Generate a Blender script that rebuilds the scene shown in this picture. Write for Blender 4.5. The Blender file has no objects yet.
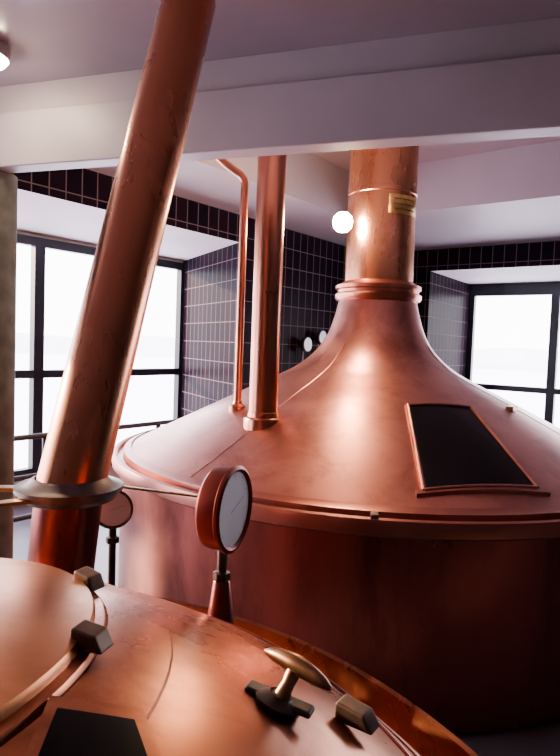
import bpy, bmesh, math, numpy as np
from mathutils import Vector, Matrix
E=1.9
sc=bpy.context.scene
col=sc.collection

# ---------------------------------------------------------------- materials
def newmat(n):
    m=bpy.data.materials.new(n); m.use_nodes=True
    nt=m.node_tree; b=nt.nodes['Principled BSDF']
    return m,nt,b
def copper(n,c1,c2,rough=(0.22,0.42),scale=3.0,bump=0.04,metal=1.0,stretch=(1,1,1),stain=None,sa=.6):
    m,nt,b=newmat(n); N=nt.nodes; L=nt.links
    tc=N.new('ShaderNodeTexCoord'); mp=N.new('ShaderNodeMapping'); mp.inputs['Scale'].default_value=stretch
    L.new(tc.outputs['Object'],mp.inputs['Vector'])
    n1=N.new('ShaderNodeTexNoise'); n1.inputs['Scale'].default_value=scale; n1.inputs['Detail'].default_value=5; n1.inputs['Roughness'].default_value=.55
    n2=N.new('ShaderNodeTexNoise'); n2.inputs['Scale'].default_value=scale*10; n2.inputs['Detail'].default_value=3
    L.new(mp.outputs[0],n1.inputs['Vector']); L.new(mp.outputs[0],n2.inputs['Vector'])
    cr=N.new('ShaderNodeValToRGB'); cr.color_ramp.elements[0].position=.28; cr.color_ramp.elements[1].position=.72
    cr.color_ramp.elements[0].color=(*c1,1); cr.color_ramp.elements[1].color=(*c2,1)
    L.new(n1.outputs['Fac'],cr.inputs['Fac']); out=cr.outputs['Color']
    if stain:
        n3=N.new('ShaderNodeTexNoise'); n3.inputs['Scale'].default_value=scale*1.7; n3.inputs['Detail'].default_value=8; n3.inputs['Roughness'].default_value=.7; n3.inputs['Distortion'].default_value=.5
        L.new(mp.outputs[0],n3.inputs['Vector'])
        c3=N.new('ShaderNodeValToRGB'); c3.color_ramp.elements[0].position=.46; c3.color_ramp.elements[1].position=.68
        c3.color_ramp.elements[0].color=(0,0,0,1); c3.color_ramp.elements[1].color=(sa,sa,sa,1)
        L.new(n3.outputs['Fac'],c3.inputs['Fac'])
        mm=N.new('ShaderNodeMix'); mm.data_type='RGBA'; mm.inputs['B'].default_value=(*stain,1)
        L.new(c3.outputs['Color'],mm.inputs['Factor']); L.new(out,mm.inputs['A']); out=mm.outputs['Result']
    L.new(out,b.inputs['Base Color'])
    mr=N.new('ShaderNodeMapRange'); mr.inputs['From Min'].default_value=.3; mr.inputs['From Max'].default_value=.7
    mr.inputs['To Min'].default_value=rough[0]; mr.inputs['To Max'].default_value=rough[1]
    mx=N.new('ShaderNodeMath'); mx.operation='MULTIPLY_ADD'; mx.inputs[1].default_value=.35
    L.new(n2.outputs['Fac'],mx.inputs[0]); 
    ad=N.new('ShaderNodeMath'); ad.operation='MULTIPLY'; ad.inputs[1].default_value=.65
    L.new(n1.outputs['Fac'],ad.inputs[0]); L.new(ad.outputs[0],mx.inputs[2])
    L.new(mx.outputs[0],mr.inputs['Value']); L.new(mr.outputs[0],b.inputs['Roughness'])
    if bump:
        bp=N.new('ShaderNodeBump'); bp.inputs['Strength'].default_value=bump; bp.inputs['Distance'].default_value=.015
        L.new(n1.outputs['Fac'],bp.inputs['Height']); L.new(bp.outputs[0],b.inputs['Normal'])
    b.inputs['Metallic'].default_value=metal
    return m
def plain(n,c,rough=.5,metal=0,noise=0,scale=6,emit=None,es=0,spec=None,ior=None):
    m,nt,b=newmat(n)
    b.inputs['Base Color'].default_value=(*c,1); b.inputs['Roughness'].default_value=rough; b.inputs['Metallic'].default_value=metal
    if spec is not None: b.inputs['Specular IOR Level'].default_value=spec
    if ior: b.inputs['IOR'].default_value=ior
    if noise:
        N=nt.nodes;L=nt.links
        tc=N.new('ShaderNodeTexCoord'); t=N.new('ShaderNodeTexNoise'); t.inputs['Scale'].default_value=scale; t.inputs['Detail'].default_value=6
        L.new(tc.outputs['Object'],t.inputs['Vector'])
        cr=N.new('ShaderNodeValToRGB'); cr.color_ramp.elements[0].position=.3; cr.color_ramp.elements[1].position=.7
        cr.color_ramp.elements[0].color=(*[x*(1-noise) for x in c],1); cr.color_ramp.elements[1].color=(*[min(1,x*(1+noise)) for x in c],1)
        L.new(t.outputs['Fac'],cr.inputs['Fac']); L.new(cr.outputs[0],b.inputs['Base Color'])
    if emit:
        b.inputs['Emission Color'].default_value=(*emit,1); b.inputs['Emission Strength'].default_value=es
    return m
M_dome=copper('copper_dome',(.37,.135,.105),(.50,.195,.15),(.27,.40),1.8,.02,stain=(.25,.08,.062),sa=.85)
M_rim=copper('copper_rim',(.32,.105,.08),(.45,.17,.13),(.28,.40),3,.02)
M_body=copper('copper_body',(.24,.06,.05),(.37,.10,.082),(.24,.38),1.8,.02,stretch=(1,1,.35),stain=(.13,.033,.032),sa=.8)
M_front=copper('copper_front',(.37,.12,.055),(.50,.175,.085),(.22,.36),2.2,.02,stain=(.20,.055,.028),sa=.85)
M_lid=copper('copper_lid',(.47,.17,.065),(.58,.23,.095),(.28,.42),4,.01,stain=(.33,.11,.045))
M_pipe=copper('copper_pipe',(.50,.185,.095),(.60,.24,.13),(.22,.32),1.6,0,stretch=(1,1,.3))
M_thin=copper('copper_thin',(.49,.17,.105),(.53,.195,.13),(.27,.30),1.5,0)
M_red=plain('gauge_red_brown',(.17,.016,.013),.4,.8,.2)
M_brass=copper('brass',(.28,.16,.07),(.42,.26,.12),(.25,.4),10,.0)
M_handle=copper('handle_bronze',(.24,.12,.06),(.34,.18,.09),(.25,.4),12,.0)
M_plate=plain('brass_plate',(.62,.38,.12),.35,.5,.25,40)
M_dark=plain('dark_steel',(.06,.045,.045),.4,.7,.3,20)
M_clamp=plain('clamp_bronze',(.17,.11,.085),.42,.85,.3,25)
M_steel=plain('grey_steel',(.13,.10,.10),.4,.9,.25,14)
M_black=plain('black_glass',(.003,.002,.004),.22,0,ior=1.2)
M_face=plain('dial_face',(.88,.92,.98),.35,0,.03,9)
M_tick=plain('dial_print',(.35,.36,.4),.5)
M_white=plain('soffit_white',(.68,.61,.65),.6,0,.05,2)
M_beam=plain('beam_paint',(.38,.335,.38),.45,0,.08,1.5)
M_ceil=plain('ceiling_gloss',(.28,.22,.265),.2,0,.1,1.2,spec=.6)
M_ceil2=plain('ceiling_paint',(.40,.34,.38),.5,0,.06,1.2)
M_backw=plain('near_wall_paint',(.15,.115,.11),.6,0,.1,1.2)
M_floor=plain('floor_concrete',(.10,.09,.10),.35,0,.2,3)
M_colm=plain('column_concrete',(.085,.088,.08),.85,0,.3,10)
M_frame=plain('window_frame',(.015,.018,.03),.4,.2)
M_rail=plain('rail_black',(.03,.03,.04),.4,.4)
M_out=plain('outdoor_field',(.90,.91,.89),.9,0,.05,.08)
M_hill=plain('outdoor_hills',(.84,.86,.84),.9,0,.06,.05)
M_bulb=plain('bulb',(1,.8,.5),.3,0,emit=(1,.72,.42),es=480)
M_lampd=plain('lamp_diffuser',(1,.9,.8),.3,0,emit=(1,.75,.5),es=130)
# tile
M_tile,nt,b=newmat('dark_tile')
tc=nt.nodes.new('ShaderNodeTexCoord'); br=nt.nodes.new('ShaderNodeTexBrick')
br.offset=0; br.squash=1
br.inputs['Scale'].default_value=1; br.inputs['Brick Width'].default_value=.155; br.inputs['Row Height'].default_value=.24
br.inputs['Mortar Size'].default_value=.005; br.inputs['Mortar Smooth'].default_value=.1
br.inputs['Color1'].default_value=(.006,.004,.009,1); br.inputs['Color2'].default_value=(.013,.006,.011,1); br.inputs['Mortar'].default_value=(.14,.10,.115,1)
nt.links.new(tc.outputs['UV'],br.inputs['Vector']); nt.links.new(br.outputs['Color'],b.inputs['Base Color'])
b.inputs['IOR'].default_value=1.05
mr=nt.nodes.new('ShaderNodeMapRange'); mr.inputs['To Min'].default_value=.3; mr.inputs['To Max'].default_value=.8
nt.links.new(br.outputs['Fac'],mr.inputs['Value']); nt.links.new(mr.outputs[0],b.inputs['Roughness'])
# window glass
M_glass=bpy.data.materials.new('window_glass'); M_glass.use_nodes=True; nt=M_glass.node_tree; nt.nodes.clear()
o=nt.nodes.new('ShaderNodeOutputMaterial'); mi=nt.nodes.new('ShaderNodeMixShader'); mi.inputs[0].default_value=.05
t=nt.nodes.new('ShaderNodeBsdfTransparent'); g=nt.nodes.new('ShaderNodeBsdfGlossy'); g.inputs['Roughness'].default_value=.02
t.inputs[0].default_value=(.96,.98,1,1)
nt.links.new(t.outputs[0],mi.inputs[1]); nt.links.new(g.outputs[0],mi.inputs[2]); nt.links.new(mi.outputs[0],o.inputs[0])

# ---------------------------------------------------------------- helpers
def empty(name,loc=(0,0,0)):
    e=bpy.data.objects.new(name,None); e.location=loc; e.empty_display_size=.1; col.objects.link(e); return e
def addobj(name,verts,faces,mats,parent=None,smooth=True,midx=None,uvs=None,autosmooth=35):
    me=bpy.data.meshes.new(name); me.from_pydata([tuple(v) for v in verts],[],faces)
    for m in (mats if isinstance(mats,(list,tuple)) else [mats]): me.materials.append(m)
    if midx:
        for p,i in zip(me.polygons,midx): p.material_index=i
    if uvs:
        ul=me.uv_layers.new(name='UVMap'); k=0
        for f in uvs:
            for uv in f: ul.data[k].uv=uv; k+=1
    me.update()
    if smooth:
        me.polygons.foreach_set('use_smooth',[True]*len(me.polygons))
        try: me.set_sharp_from_angle(angle=math.radians(autosmooth))
        except Exception: pass
    ob=bpy.data.objects.new(name,me); col.objects.link(ob)
    if parent:
        ob.parent=parent; ob.matrix_parent_inverse=Matrix.Translation(-Vector(parent.location))
    return ob
def lathe(name,prof,center,mat,parent=None,seg=96,axis=None):
    R=Matrix.Identity(3)
    if axis is not None: R=Vector((0,0,1)).rotation_difference(Vector(axis)).to_matrix()
    c=Vector(center); V=[];F=[]
    for r,z in prof:
        for i in range(seg):
            a=2*math.pi*i/seg
            V.append(c+R@Vector((max(r,1e-4)*math.cos(a),max(r,1e-4)*math.sin(a),z)))
    for j in range(len(prof)-1):
        for i in range(seg):
            k=(i+1)%seg
            F.append((j*seg+i,j*seg+k,(j+1)*seg+k,(j+1)*seg+i))
    return addobj(name,V,F,mat,parent)
def tube(name,pts,r,mat,parent=None,seg=24,cap=True):
    pts=[Vector(p) for p in pts]; n=len(pts)
    rs=r if isinstance(r,(list,tuple)) else [r]*n
    V=[];F=[]
    t0=(pts[1]-pts[0]).normalized(); up=Vector((0,1,0)) if abs(t0.y)<.9 else Vector((1,0,0))
    u=t0.cross(up).normalized()
    for i,p in enumerate(pts):
        if i==0: t=pts[1]-pts[0]
        elif i==n-1: t=pts[-1]-pts[-2]
        else: t=(pts[i+1]-p).normalized()+(p-pts[i-1]).normalized()
        t.normalize(); u=(u-t*u.dot(t)).normalized(); w=t.cross(u)
        for k in range(seg):
            a=2*math.pi*k/seg; V.append(p+(u*math.cos(a)+w*math.sin(a))*rs[i])
    for i in range(n-1):
        for k in range(seg):
            q=(k+1)%seg; F.append((i*seg+k,i*seg+q,(i+1)*seg+q,(i+1)*seg+k))
    if cap: F.append(tuple(range(seg))[::-1]); F.append(tuple(range((n-1)*seg,n*seg)))
    return addobj(name,V,F,mat,parent)
def boxv(name,origin,ax,ay,az,mat,parent=None,bevel=0):
    o=Vector(origin);ax=Vector(ax);ay=Vector(ay);az=Vector(az)
    V=[o,o+ax,o+ax+ay,o+ay,o+az,o+ax+az,o+ax+ay+az,o+ay+az]
    F=[(0,3,2,1),(4,5,6,7),(0,1,5,4),(1,2,6,5),(2,3,7,6),(3,0,4,7)]
    ob=addobj(name,V,F,mat,parent,smooth=False)
    if bevel:
        md=ob.modifiers.new('bevel','BEVEL'); md.width=bevel; md.segments=3
    return ob
def cbox(name,c,dx,dy,dz,mat,parent=None,bevel=0):
    dx,dy,dz=Vector(dx),Vector(dy),Vector(dz)
    return boxv(name,Vector(c)-dx/2-dy/2-dz/2,dx,dy,dz,mat,parent,bevel)
def catmull(P,n=8):
    P=[np.array(p,float) for p in P]; P=[2*P[0]-P[1]]+P+[2*P[-1]-P[-2]]; out=[]
    for i in range(1,len(P)-2):
        for k in range(n):
            t=k/n
            out.append(tuple(.5*((2*P[i])+(-P[i-1]+P[i+1])*t+(2*P[i-1]-5*P[i]+4*P[i+1]-P[i+2])*t*t+(-P[i-1]+3*P[i]-3*P[i+1]+P[i+2])*t**3)))
    out.append(tuple(P[-2])); return out
def drape(name,corners,zf,off,th,mat,parent=None,n=16,grow=0):
    C=[Vector((x,y,0)) for x,y in corners]; cen=sum(C,Vector())/4
    C=[c+(c-cen).normalized()*grow for c in C]
    V=[];F=[];m=n+1
    for lay in (off,off-th):
        for j in range(m):
            for i in range(m):
                u=i/n;v=j/n
                p=(C[0]*(1-u)+C[1]*u)*(1-v)+(C[3]*(1-u)+C[2]*u)*v
                V.append((p.x,p.y,zf(p.x,p.y)+lay))
    s=m*m
    for j in range(n):
        for i in range(n):
            a=j*m+i; F.append((a,a+1,a+m+1,a+m)); F.append((s+a,s+a+m,s+a+m+1,s+a+1))
    edge=[i for i in range(m)]+[j*m+n for j in range(1,m)]+[n*m+i for i in range(n-1,-1,-1)]+[j*m for j in range(n-1,0,-1)]
    for k in range(len(edge)):
        a=edge[k];b2=edge[(k+1)%len(edge)]; F.append((a,a+s,b2+s,b2))
    return addobj(name,V,F,mat,parent)
def disc_drape(name,c,R,zf,off,mat,parent,rings=14,seg=96,th=.03,r0=0):
    V=[];F=[]
    prof=[(r0+(R-r0)*k/rings,off) for k in range(rings)]+[(R-.004,off),(R,off-.006),(R,off-th)]
    if r0: prof=[(r0,off-th)]+prof
    for r,o_ in prof:
        for i in range(seg):
            a=2*math.pi*i/seg;x=c[0]+r*math.cos(a);y=c[1]+r*math.sin(a); V.append((x,y,zf(x,y)+o_))
    for j in range(len(prof)-1):
        for i in range(seg):
            k=(i+1)%seg; F.append((j*seg+i,j*seg+k,(j+1)*seg+k,(j+1)*seg+i))
    return addobj(name,V,F,mat,parent)

# ---------------------------------------------------------------- room
Cn=Vector((1.32,9.3,0)); dL=Vector((-.6,-.8,0)); nL=Vector((-.8,.6,0)); dR=Vector((.8,-.6,0)); nR=Vector((.6,.8,0))
HC=E+1.45; HT=E+1.95; HB=E+1.14
WL=lambda t,o=0: Cn+dL*t+nL*o
WR=lambda s,o=0: Cn+dR*s+nR*o
def z_(p,z): return Vector((p.x,p.y,z))
class MB:
    def __init__(s): s.V=[];s.F=[];s.M=[];s.U=[]
    def quad(s,a,b2,z0,z1,mi,u0=0):
        l=(b2-a).length; k=len(s.V)
        s.V+=[z_(a,z0),z_(b2,z0),z_(b2,z1),z_(a,z1)]; s.F.append((k,k+1,k+2,k+3)); s.M.append(mi)
        s.U.append([(u0,z0-HC),(u0+l,z0-HC),(u0+l,z1-HC),(u0,z1-HC)])
    def poly(s,pts,mi):
        k=len(s.V); s.V+=[Vector(p) for p in pts]; s.F.append(tuple(range(k,k+len(pts)))); s.M.append(mi); s.U.append([(p[0],p[1]) for p in pts])
def wall(name,P,front,back,end,depth,total):
    m=MB(); 
    m.quad(P(0),P(front),0,HC,0)
    m.quad(P(front),P(end),HB,HC,0,front)
    m.quad(P(front),P(back,depth),0,HB,0,front)
    m.poly([z_(P(front),HB),z_(P(end),HB),z_(P(end,depth),HB),z_(P(back,depth),HB)],1)
    m.quad(P(back,depth),P(end,depth),0,.3,1)
    m.quad(P(back,depth),P(end,depth),HB-.04,HB,1)
    m.quad(P(end),P(end,depth),0,HB,0)
    m.quad(P(end),P(total),0,HC,0,end)
    m.quad(P(0),P(total),HC,HT,2)
    addobj(name,m.V,m.F,[M_tile,M_white,M_ceil2],None,False,m.M,m.U)
wall('wall_left',WL,3.06,2.2,12,1.8,15)
wall('wall_right',WR,.985,.91,6,1.9,13)
cA=WL(15); cB=WR(13); cC=cA+dR*13
for nm,a,b_ in (('wall_near',cA,cC),('wall_side',cB,cC)):
    m=MB(); m.quad(a,b_,0,HT,0); addobj(nm,m.V,m.F,[M_backw],None,False,m.M,m.U)
outer=(Cn+nL*2.2+nR*2.2,Cn+nL*2.2-nR*15.2,Cn-nL*13.2-nR*15.2,Cn-nL*13.2+nR*2.2)
addobj('floor',[z_(p,0) for p in outer],[(0,1,2,3)],M_floor,None,False)
addobj('ceiling',[z_(p,HT) for p in outer],[(0,1,2,3)],M_ceil2,None,False)
boxv('trim_1',z_(WR(0,-2.3),HC),dR*13,nR*2.29,(0,0,.5),M_ceil2)
boxv('trim_2',z_(WL(2.3,-1.0),HC),dL*12.7,nL*.99,(0,0,.5),M_ceil2)

def window(name,P,t0,t1,off,z0,z1,mull,rail,fw=.1):
    e=empty(name,z_(P((t0+t1)/2,off),(z0+z1)/2))
    D=(P(1)-P(0)).normalized(); Nn=(P(0,1)-P(0)).normalized()
    def vert(t,w,i): cbox('mullion_%d'%i,z_(P(t,off-.03),(z0+z1)/2),D*w,Nn*.09,(0,0,z1-z0),M_frame,e)
    def hor(z,w,i): cbox('rail_%d'%i,z_(P((t0+t1)/2,off-.03),z),D*(t1-t0),Nn*.085,(0,0,w),M_frame,e)
    vert(t0+fw/2,fw,0); vert(t1-fw/2,fw,1)
    for i,t in enumerate(mull): vert(t,fw*1.25,i+2)
    hor(z0+fw/2,fw,0); hor(z1-fw/2,fw,1)
    for i,z in enumerate(rail): hor(z,fw*.9,i+2)
    addobj('glass',[z_(P(t0,off),z0),z_(P(t1,off),z0),z_(P(t1,off),z1),z_(P(t0,off),z1)],[(0,1,2,3)],M_glass,e,False)
window('window_1',WL,2.2,12,1.8,.3,HB-.04,[4.45,4.85,6.7,8.95],[E-.43])
window('window_2',WR,.91,6,1.9,.3,HB-.1,[2.28,3.68,5.08],[E-.57])
boxv('trim_3',z_(WR(.91,1.86),HB-.1),dR*5.09,nR*.04,(0,0,.1),M_frame)

# main beam and near ceiling slab
k=-.33; bd=Vector((1,k,0)).normalized(); bn=Vector((-k,1,0)).normalized()
B0=Vector((0,3.0,0))
be=empty('ceiling_beam',z_(B0,E+1.1))
boxv('beam_lower',z_(B0-bd*3.6,E+.975),bd*9.5,bn*.13,(0,0,.31),M_beam,be,.008)
boxv('beam_upper',z_(B0-bd*3.6+bn*.04,E+1.28),bd*9.5,bn*.08,(0,0,.65),M_beam,be)
sl=boxv('ceiling_panel',z_(B0-bd*6.5-bn*6.5,E+1.45),bd*12.4,bn*6.54,(0,0,.12),M_ceil)
# column
cx,cy=-1.83,3.72
ce=empty('concrete_column',(cx,cy,0))
lathe('shaft',[(.0,0),(.21,0),(.21,.1),(.17,.13),(.17,E+.96),(.17,E+.972),(0,E+.972)],(cx,cy,0),M_colm,ce,40)

# handrail
he=empty('handrail',z_(WL(6,-.15),.9))
for i,z in enumerate((E-.80,E-1.12,E-1.44)):
    tube('rail_%d'%i,[z_(WL(3.1,-.12),z),z_(WL(11.5,-.12),z)],.022,M_rail,he,12)
for i in range(8):
    p=WL(3.1+i*1.2,-.12); tube('post_%d'%i,[z_(p,0),z_(p,E-.80)],.024,M_rail,he,12)

# ---------------------------------------------------------------- big kettle
KB=Vector((.75,4.78,0))
ke=empty('brewing_kettle',KB)
h=lambda z:E+z
domeP=catmull([(1.91,h(-.80)),(1.7,h(-.70)),(1.35,h(-.525)),(1.0,h(-.35)),(.75,h(-.23)),(.6,h(-.145)),(.47,h(-.03)),(.385,h(.10)),(.33,h(.26)),(.30,h(.40))],8)
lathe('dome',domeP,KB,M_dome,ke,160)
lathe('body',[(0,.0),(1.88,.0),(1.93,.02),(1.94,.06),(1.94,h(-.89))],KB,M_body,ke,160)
lathe('rim',[(1.93,h(-.905)),(1.975,h(-.90)),(2.0,h(-.885)),(2.005,h(-.83)),(1.998,h(-.81)),(1.98,h(-.803)),(1.965,h(-.81)),(1.96,h(-.84)),(1.925,h(-.84)),(1.92,h(-.79)),(1.9,h(-.785)),(1.87,h(-.77))],KB,M_rim,ke,160)
lathe('neck_collar',[(.295,h(.36)),(.325,h(.37)),(.338,h(.39)),(.338,h(.415)),(.318,h(.43)),(.318,h(.45)),(.335,h(.46)),(.335,h(.485)),(.29,h(.505)),(.27,h(.52))],KB,M_thin,ke,96)
lathe('neck',[(.268,h(.49)),(.265,h(1.18)),(.270,h(1.185)),(.270,h(1.21)),(.265,h(1.215)),(.265,HT-.01)],KB,M_pipe,ke,96)
rr=np.array([p[0] for p in domeP][::-1]); zz=np.array([p[1] for p in domeP][::-1])
zB=lambda x,y: float(np.interp(math.hypot(x-KB.x,y-KB.y),rr,zz))
hc=[(.809,3.752),(1.233,3.848),(1.389,3.151),(.753,3.02)]
drape('hatch_frame',hc,zB,.012,.03,M_thin,ke,16,.025)
drape('hatch_glass',hc,zB,.016,.02,M_black,ke,16)
C4=[Vector((x,y,0)) for x,y in hc]
for i in range(4):
    a=C4[i];b_=C4[(i+1)%4]; P=[]
    for q in range(17):
        p=a.lerp(b_,q/16); P.append((p.x,p.y,zB(p.x,p.y)+.020))
    tube('hatch_bar_%d'%i,P,.010,M_rim,ke,10)
drape('hatch_sill',[(.71,3.02),(1.43,3.16),(1.45,3.13),(.71,2.99)],zB,.02,.03,M_rim,ke,10)
for i,a in enumerate((-42,-100,58,140)):
    a=math.radians(a); P=[]
    for r_ in np.linspace(.42,1.88,30):
        x=KB.x+r_*math.sin(a); y=KB.y-r_*math.cos(a); P.append((x,y,zB(x,y)-.001))
    tube('seam_%d'%i,P,.004,M_dome,ke,8)
V=[];F=[]
for z in (h(1.01),h(1.15)):
    for i in range(13):
        a=math.radians(2+58*i/12); V.append((KB.x+.274*math.sin(a),KB.y-.274*math.cos(a),z))
for i in range(12): F.append((i,i+1,14+i,13+i))
pl=addobj('name_plate',V,F,M_plate,ke); md=pl.modifiers.new('s','SOLIDIFY'); md.thickness=.006
for q in range(3):
    V=[];F=[]
    for z in (h(1.035+q*.038),h(1.046+q*.038)):
        for i in range(9):
            a=math.radians(10+42*i/8); V.append((KB.x+.2785*math.sin(a),KB.y-.2785*math.cos(a),z))
    for i in range(8): F.append((i,i+1,10+i,9+i))
    addobj('lettering_%d'%q,V,F,M_brass,ke)
for i,a in enumerate((-8,62,75)):
    a=math.radians(a); d=Vector((math.sin(a),-math.cos(a),0)); s=Vector((d.y,-d.x,0))
    cbox('rim_clip_%d'%i,z_(KB+d*1.97,h(-.795)),s*.04,d*.07,(0,0,.022),M_steel,ke,.006)
for i,(r_,a) in enumerate(((1.08,52),(1.55,50))):
    a=math.radians(a); d=Vector((math.sin(a),-math.cos(a),0)); s=Vector((d.y,-d.x,0)); p=KB+d*r_
    cbox('latch_%d'%i,z_(p,zB(p.x,p.y)+.012),s*.1,d*.05,(0,0,.035),M_brass,ke,.006)

# pipes landing on the dome
pe=empty('copper_pipe',(-.10,3.84,0))
zb=zB(-.10,3.84)
lathe('pipe',[(.092,zb-.03),(.090,HC+.49)],(-.10,3.84,0),M_thin,pe,48)
lathe('base_flange',[(.125,zb-.06),(.125,zb+.0),(.12,zb+.012),(.10,zb+.02),(.096,zb+.05),(.09,zb+.055)],(-.10,3.84,0),M_thin,pe,48)
p2=empty('copper_pipe',(-.29,4.18,0)); zb=zB(-.29,4.18)
bend=[(-.29,4.18,zb-.02),(-.29,4.18,h(1.08))]
for i in range(1,9):
    a=math.radians(60*i/8); bend.append((-.29-.10*(1-math.cos(a)),4.18,h(1.08)+.10*math.sin(a)))
bend+=[(-.42,4.18,h(1.22)),(-.47,4.18,h(1.26)),(-.49,4.18,h(1.31)),(-.49,4.18,h(1.4)),(-.49,4.18,HT-.01)]
tube('pipe',bend,.027,M_thin,p2,20)
lathe('base_flange',[(.06,zb-.03),(.06,zb+.015),(.035,zb+.03),(.03,zb+.05)],(-.29,4.18,0),M_thin,p2,32)

# spot lamp clamped on the neck
le=empty('spotlight',(.435,4.6,h(.94)))
lathe('bulb',[(0,-.075),(.038,-.067),(.067,-.038),(.075,0),(.067,.038),(.038,.067),(0,.075)],(.425,4.53,h(.93)),M_bulb,le,24)
tube('arm',[(.51,4.70,h(.93)),(.45,4.61,h(.93))],.014,M_steel,le,12)
lathe('socket',[(0,0),(.034,0),(.034,.05),(0,.05)],(.435,4.585,h(.93)),M_steel,le,20,(.3,.9,0))
# ceiling lamp near beam
ll=empty('ceiling_lamp',(-1.56,3.15,h(1.42)))
lathe('housing',[(0,0),(.12,0),(.125,.02),(.125,.06),(0,.06)],(-1.55,3.1,h(1.389)),M_beam,ll,32)
lathe('diffuser',[(0,-.055),(.06,-.045),(.1,-.02),(.115,0.0),(0,0.0)],(-1.55,3.1,h(1.388)),M_lampd,ll,32)

# wall gauges seen between pipe and neck
for i,(t,z) in enumerate(((1.45,E+.12),(1.8,E+.02))):
    c=z_(WL(t,-.10),z); g=empty('wall_gauge',c)
    lathe('case',[(.0,-.08),(.05,-.08),(.09,-.02),(.10,.0),(.10,.03),(.088,.035)],c,M_steel,g,32,-nL)
    lathe('dial',[(.0,.034),(.089,.034)],c,M_face,g,32,-nL)
    tube('pipe',[z_(WL(t,-.05),.02),z_(WL(t,-.05),z-.03)],.015,M_steel,g,12)

# ---------------------------------------------------------------- slanted vapour pipe
ve=empty('vapor_pipe',(-.67,1.9,0))
b0=Vector((-.667,1.92,h(-.49))); tp=b0.lerp(Vector((-.425,2.55,h(1.42))),.99)
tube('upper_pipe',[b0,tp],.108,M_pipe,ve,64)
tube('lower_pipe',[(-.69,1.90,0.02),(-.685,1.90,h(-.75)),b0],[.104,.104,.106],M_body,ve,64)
axv=(tp-b0).normalized()
lathe('collar',[(.105,-.035),(.14,-.03),(.155,-.015),(.155,-.003),(.168,0),(.168,.014),(.135,.02),(.12,.035),(.108,.04)],b0,M_steel,ve,64)
lathe('base_plate',[(0,0),(.2,0),(.2,.02),(.1,.03)],(-.69,1.9,0),M_steel,ve,48)
def bar(name,a,b_,w,th,mat,par):
    a=Vector(a);b_=Vector(b_);d=b_-a; s=d.cross(Vector((0,0,1))).normalized()
    return cbox(name,(a+b_)/2,d,s*w,Vector((0,0,th)),mat,par,.003)
bar('bracket_1',(-.78,1.90,h(-.49)),(-1.45,1.95,h(-.51)),.045,.012,M_brass,ve)
bar('bracket_2',(-.60,2.0,h(-.49)),(-.33,2.5,h(-.65)),.03,.010,M_brass,ve)
bar('bracket_3',(-.74,1.80,h(-.50)),(-1.25,1.50,h(-.50)),.04,.012,M_brass,ve)

# ---------------------------------------------------------------- front kettle
KA=Vector((-.68,.58,0)); fe=empty('brewing_kettle',KA)
domeA=catmull([(1.05,h(-.725)),(1.0,h(-.675)),(.9,h(-.605)),(.78,h(-.54)),(.6,h(-.465)),(.4,h(-.415)),(.2,h(-.385)),(0.001,h(-.375))],6)
lathe('dome',domeA,KA,M_front,fe,160)
lathe('body',[(0,.0),(1.08,.0),(1.11,.02),(1.12,.06),(1.12,h(-.83))],KA,M_body,fe,160)
lathe('rim',[(1.11,h(-.85)),(1.165,h(-.84)),(1.185,h(-.80)),(1.187,h(-.755)),(1.18,h(-.745)),(1.172,h(-.75)),(1.165,h(-.79)),(1.14,h(-.83)),(1.06,h(-.83)),(1.055,h(-.72)),(1.045,h(-.715))],KA,M_front,fe,160)
ra=np.array([p[0] for p in domeA][::-1]); za=np.array([p[1] for p in domeA][::-1])
zA=lambda x,y: float(np.interp(math.hypot(x-KA.x,y-KA.y),ra,za))
disc_drape('lid',(-.80,.77),.545,zA,.022,M_lid,fe,th=.03)
disc_drape('lid_flange',(-.80,.77),.563,zA,.010,M_front,fe,th=.02)
disc_drape('lid_seat_ring',(-.80,.77),.665,zA,.004,M_front,fe,th=.02,r0=.565,rings=3)
rs_=.975; P=[(KA.x+rs_*math.cos(a),KA.y+rs_*math.sin(a),zA(KA.x+rs_*math.cos(a),KA.y+rs_*math.sin(a))+.001) for a in np.linspace(-.9,2.4,90)]
tube('edge_seam',P,.005,M_body,fe,8)
hq=[(-.232,.640),(-.150,.655),(-.06,.48),(-.20,.38)]
drape('opening_frame',hq,zA,.014,.03,M_front,fe,16,.03)
drape('opening_glass',hq,zA,.018,.02,M_black,fe,16)
def clamp(i,x,y,ang,s1=.05):
    z=zA(x,y)+.03; d=Vector((math.cos(ang),math.sin(ang),0)); s=Vector((-d.y,d.x,0))
    a=d*s1; b_=s*.034; p=Vector((x,y,z-.018))-a/2-b_/2
    V=[p,p+a,p+a+b_,p+b_, p+Vector((0,0,.030)),p+a*.75+Vector((0,0,.024)),p+a*.75+b_+Vector((0,0,.024)),p+b_+Vector((0,0,.030))]
    ob=addobj('clamp_%d'%i,V,[(0,3,2,1),(4,5,6,7),(0,1,5,4),(1,2,6,5),(2,3,7,6),(3,0,4,7)],M_clamp,fe,False)
    md=ob.modifiers.new('bevel','BEVEL'); md.width=.004; md.segments=3
clamp(0,-.334,1.075,-.5); clamp(1,-.243,.80,-.3,.05); clamp(2,.140,.90,-.6,.065)
hb=Vector((.016,.84,zA(.016,.84)+.010))
lathe('handle_base',[(0,-.01),(.034,-.008),(.036,0),(.026,.006),(.018,.010)],hb,M_dark,fe,40,(.35,.15,1))
cbox('handle_bar_base',hb+Vector((0,0,.003)),Vector((.095,-.04,-.014)),Vector((.01,.025,0)),Vector((0,0,.010)),M_dark,fe,.005)
tube('handle_stem',[hb,hb+Vector((.012,.010,.020)),hb+Vector((.022,.018,.038))],[.013,.010,.012],M_handle,fe,20)
hcen=hb+Vector((.024,.020,.043)); hd=Vector((.095,-.092,-.004)).normalized()
pts=[];rs=[]
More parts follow.
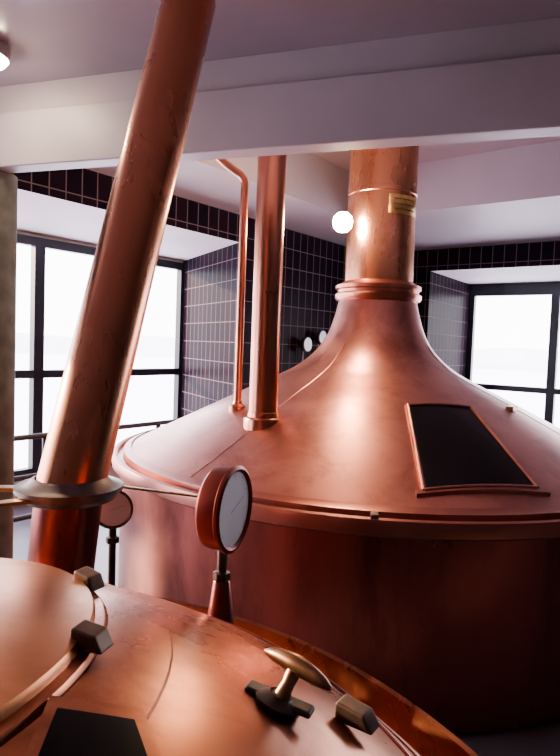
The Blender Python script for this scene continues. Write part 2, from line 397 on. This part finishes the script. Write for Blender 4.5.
for i in range(17):
    s=-1+2*i/16; pts.append(hcen+hd*s*.066+Vector((0,0,-.006*s*s))); rs.append(max(.003,.0145*(1-s**4)**.5*(1-.35*abs(s))))
tube('handle_grip',pts,rs,M_handle,fe,20)

# ---------------------------------------------------------------- gauges
def gauge(base,zbase,zc,R,ax,depth,stem_r,casemat,cone=True):
    g=empty('pressure_gauge',(base[0],base[1],zc)); a=Vector(ax).normalized(); c=Vector((base[0],base[1],zc))
    lathe('case',[(0,-depth/2),(R*.9,-depth/2),(R*.98,-depth/2+.008),(R,-depth/2+.02),(R,depth/2-.012),(R*1.05,depth/2-.008),(R*1.05,depth/2),(R*.97,depth/2+.004),(R*.9,depth/2-.002),(R*.9,depth/2-.006)],c,casemat,g,64,a)
    lathe('dial',[(0,depth/2-.004),(R*.905,depth/2-.004)],c,M_face,g,48,a)
    up=Vector((0,0,1)); s=a.cross(up).normalized()
    f=c+a*(depth/2-.0038)
    nd=(up*.3-s*.9).normalized()
    tube('needle',[f-nd*R*.15,f+nd*R*.6],[.0008,.0004],M_tick,g,8)
    for q in range(9):
        an=math.radians(-130+q*32.5); dd=up*math.cos(an)+s*math.sin(an)
        tube('tick_%d'%q,[f+dd*R*.78,f+dd*R*.84],.0005,M_tick,g,6)
    zb_=zc-R
    if cone: lathe('stem_cone',[(stem_r*2.4,zbase),(stem_r*2.2,zbase+.02),(stem_r*1.3,zbase+(zb_-zbase)*.62),(stem_r*1.1,zbase+(zb_-zbase)*.64)],(base[0],base[1],0),M_body,g,32)
    z1=zbase+(zb_-zbase)*.62 if cone else zb_-.06
    lathe('stem_nut',[(stem_r*.7,z1),(stem_r*1.35,z1+.003),(stem_r*1.35,z1+.022),(stem_r*.8,z1+.026),(stem_r*.8,zb_+.01)],(base[0],base[1],0),M_dark,g,6)
    tube('stem_neck',[(base[0],base[1],z1 if cone else zbase),(base[0],base[1],zb_+.015)],stem_r*.75,M_dark,g,16)
    return g
gauge((-.125,1.44),zA(-.125,1.44)-.02,h(-.40),.100,(.94,-.34,0.0),.062,.016,M_red)
gauge((-.575,2.10),0.0,h(-.60),.066,(.25,-.97,.05),.04,.018,M_steel,False)

# ---------------------------------------------------------------- outdoors
addobj('ground_outside',[(-400,-300,-4),(400,-300,-4),(400,500,-4),(-400,500,-4)],[(0,1,2,3)],M_out,None,False)
V=[];F=[];n=160
rng=np.random.RandomState(3)
for i in range(n+1):
    a=math.radians(-110+220*i/n); R_=230
    hh=1.5+1.2*math.sin(i*.21)+.8*math.sin(i*.53+1)+rng.rand()*.8
    V+= [(R_*math.sin(a),R_*math.cos(a),-4.2),(R_*math.sin(a),R_*math.cos(a),max(.6,hh))]
for i in range(n): F.append((2*i,2*i+2,2*i+3,2*i+1))
addobj('tree_line',V,F,M_hill,None,False)

# ---------------------------------------------------------------- light
w=bpy.data.worlds.new('World'); sc.world=w; w.use_nodes=True; nt=w.node_tree; bg=nt.nodes['Background']
tc=nt.nodes.new('ShaderNodeTexCoord'); sx=nt.nodes.new('ShaderNodeSeparateXYZ'); cr=nt.nodes.new('ShaderNodeValToRGB')
cr.color_ramp.elements[0].position=0; cr.color_ramp.elements[0].color=(1,.96,.98,1)
cr.color_ramp.elements[1].position=.7; cr.color_ramp.elements[1].color=(.76,.70,.98,1)
nt.links.new(tc.outputs['Generated'],sx.inputs[0]); nt.links.new(sx.outputs['Z'],cr.inputs['Fac']); nt.links.new(cr.outputs[0],bg.inputs['Color'])
bg.inputs['Strength'].default_value=15
def sun(d,e,c,ang=1):
    l=bpy.data.lights.new('sun','SUN'); l.energy=e; l.color=c; l.angle=math.radians(ang)
    o=bpy.data.objects.new('sun',l); col.objects.link(o); o.location=(-10,10,10)
    o.rotation_euler=Vector(d).to_track_quat('-Z','Y').to_euler(); return o
sun((.90,-.42,-.24),27,(1,.68,.42),1.5)

# ---------------------------------------------------------------- camera
cd=bpy.data.cameras.new('camera'); cam=bpy.data.objects.new('camera',cd); col.objects.link(cam); sc.camera=cam
cd.sensor_fit='VERTICAL'; cd.sensor_height=36; cd.lens=36*600/756; cd.clip_start=.02; cd.clip_end=1000
cam.matrix_world=Matrix.Translation((0,0,E))@Matrix.Rotation(math.radians(90-3.15),4,'X')@Matrix.Rotation(math.radians(2.1),4,'Z')
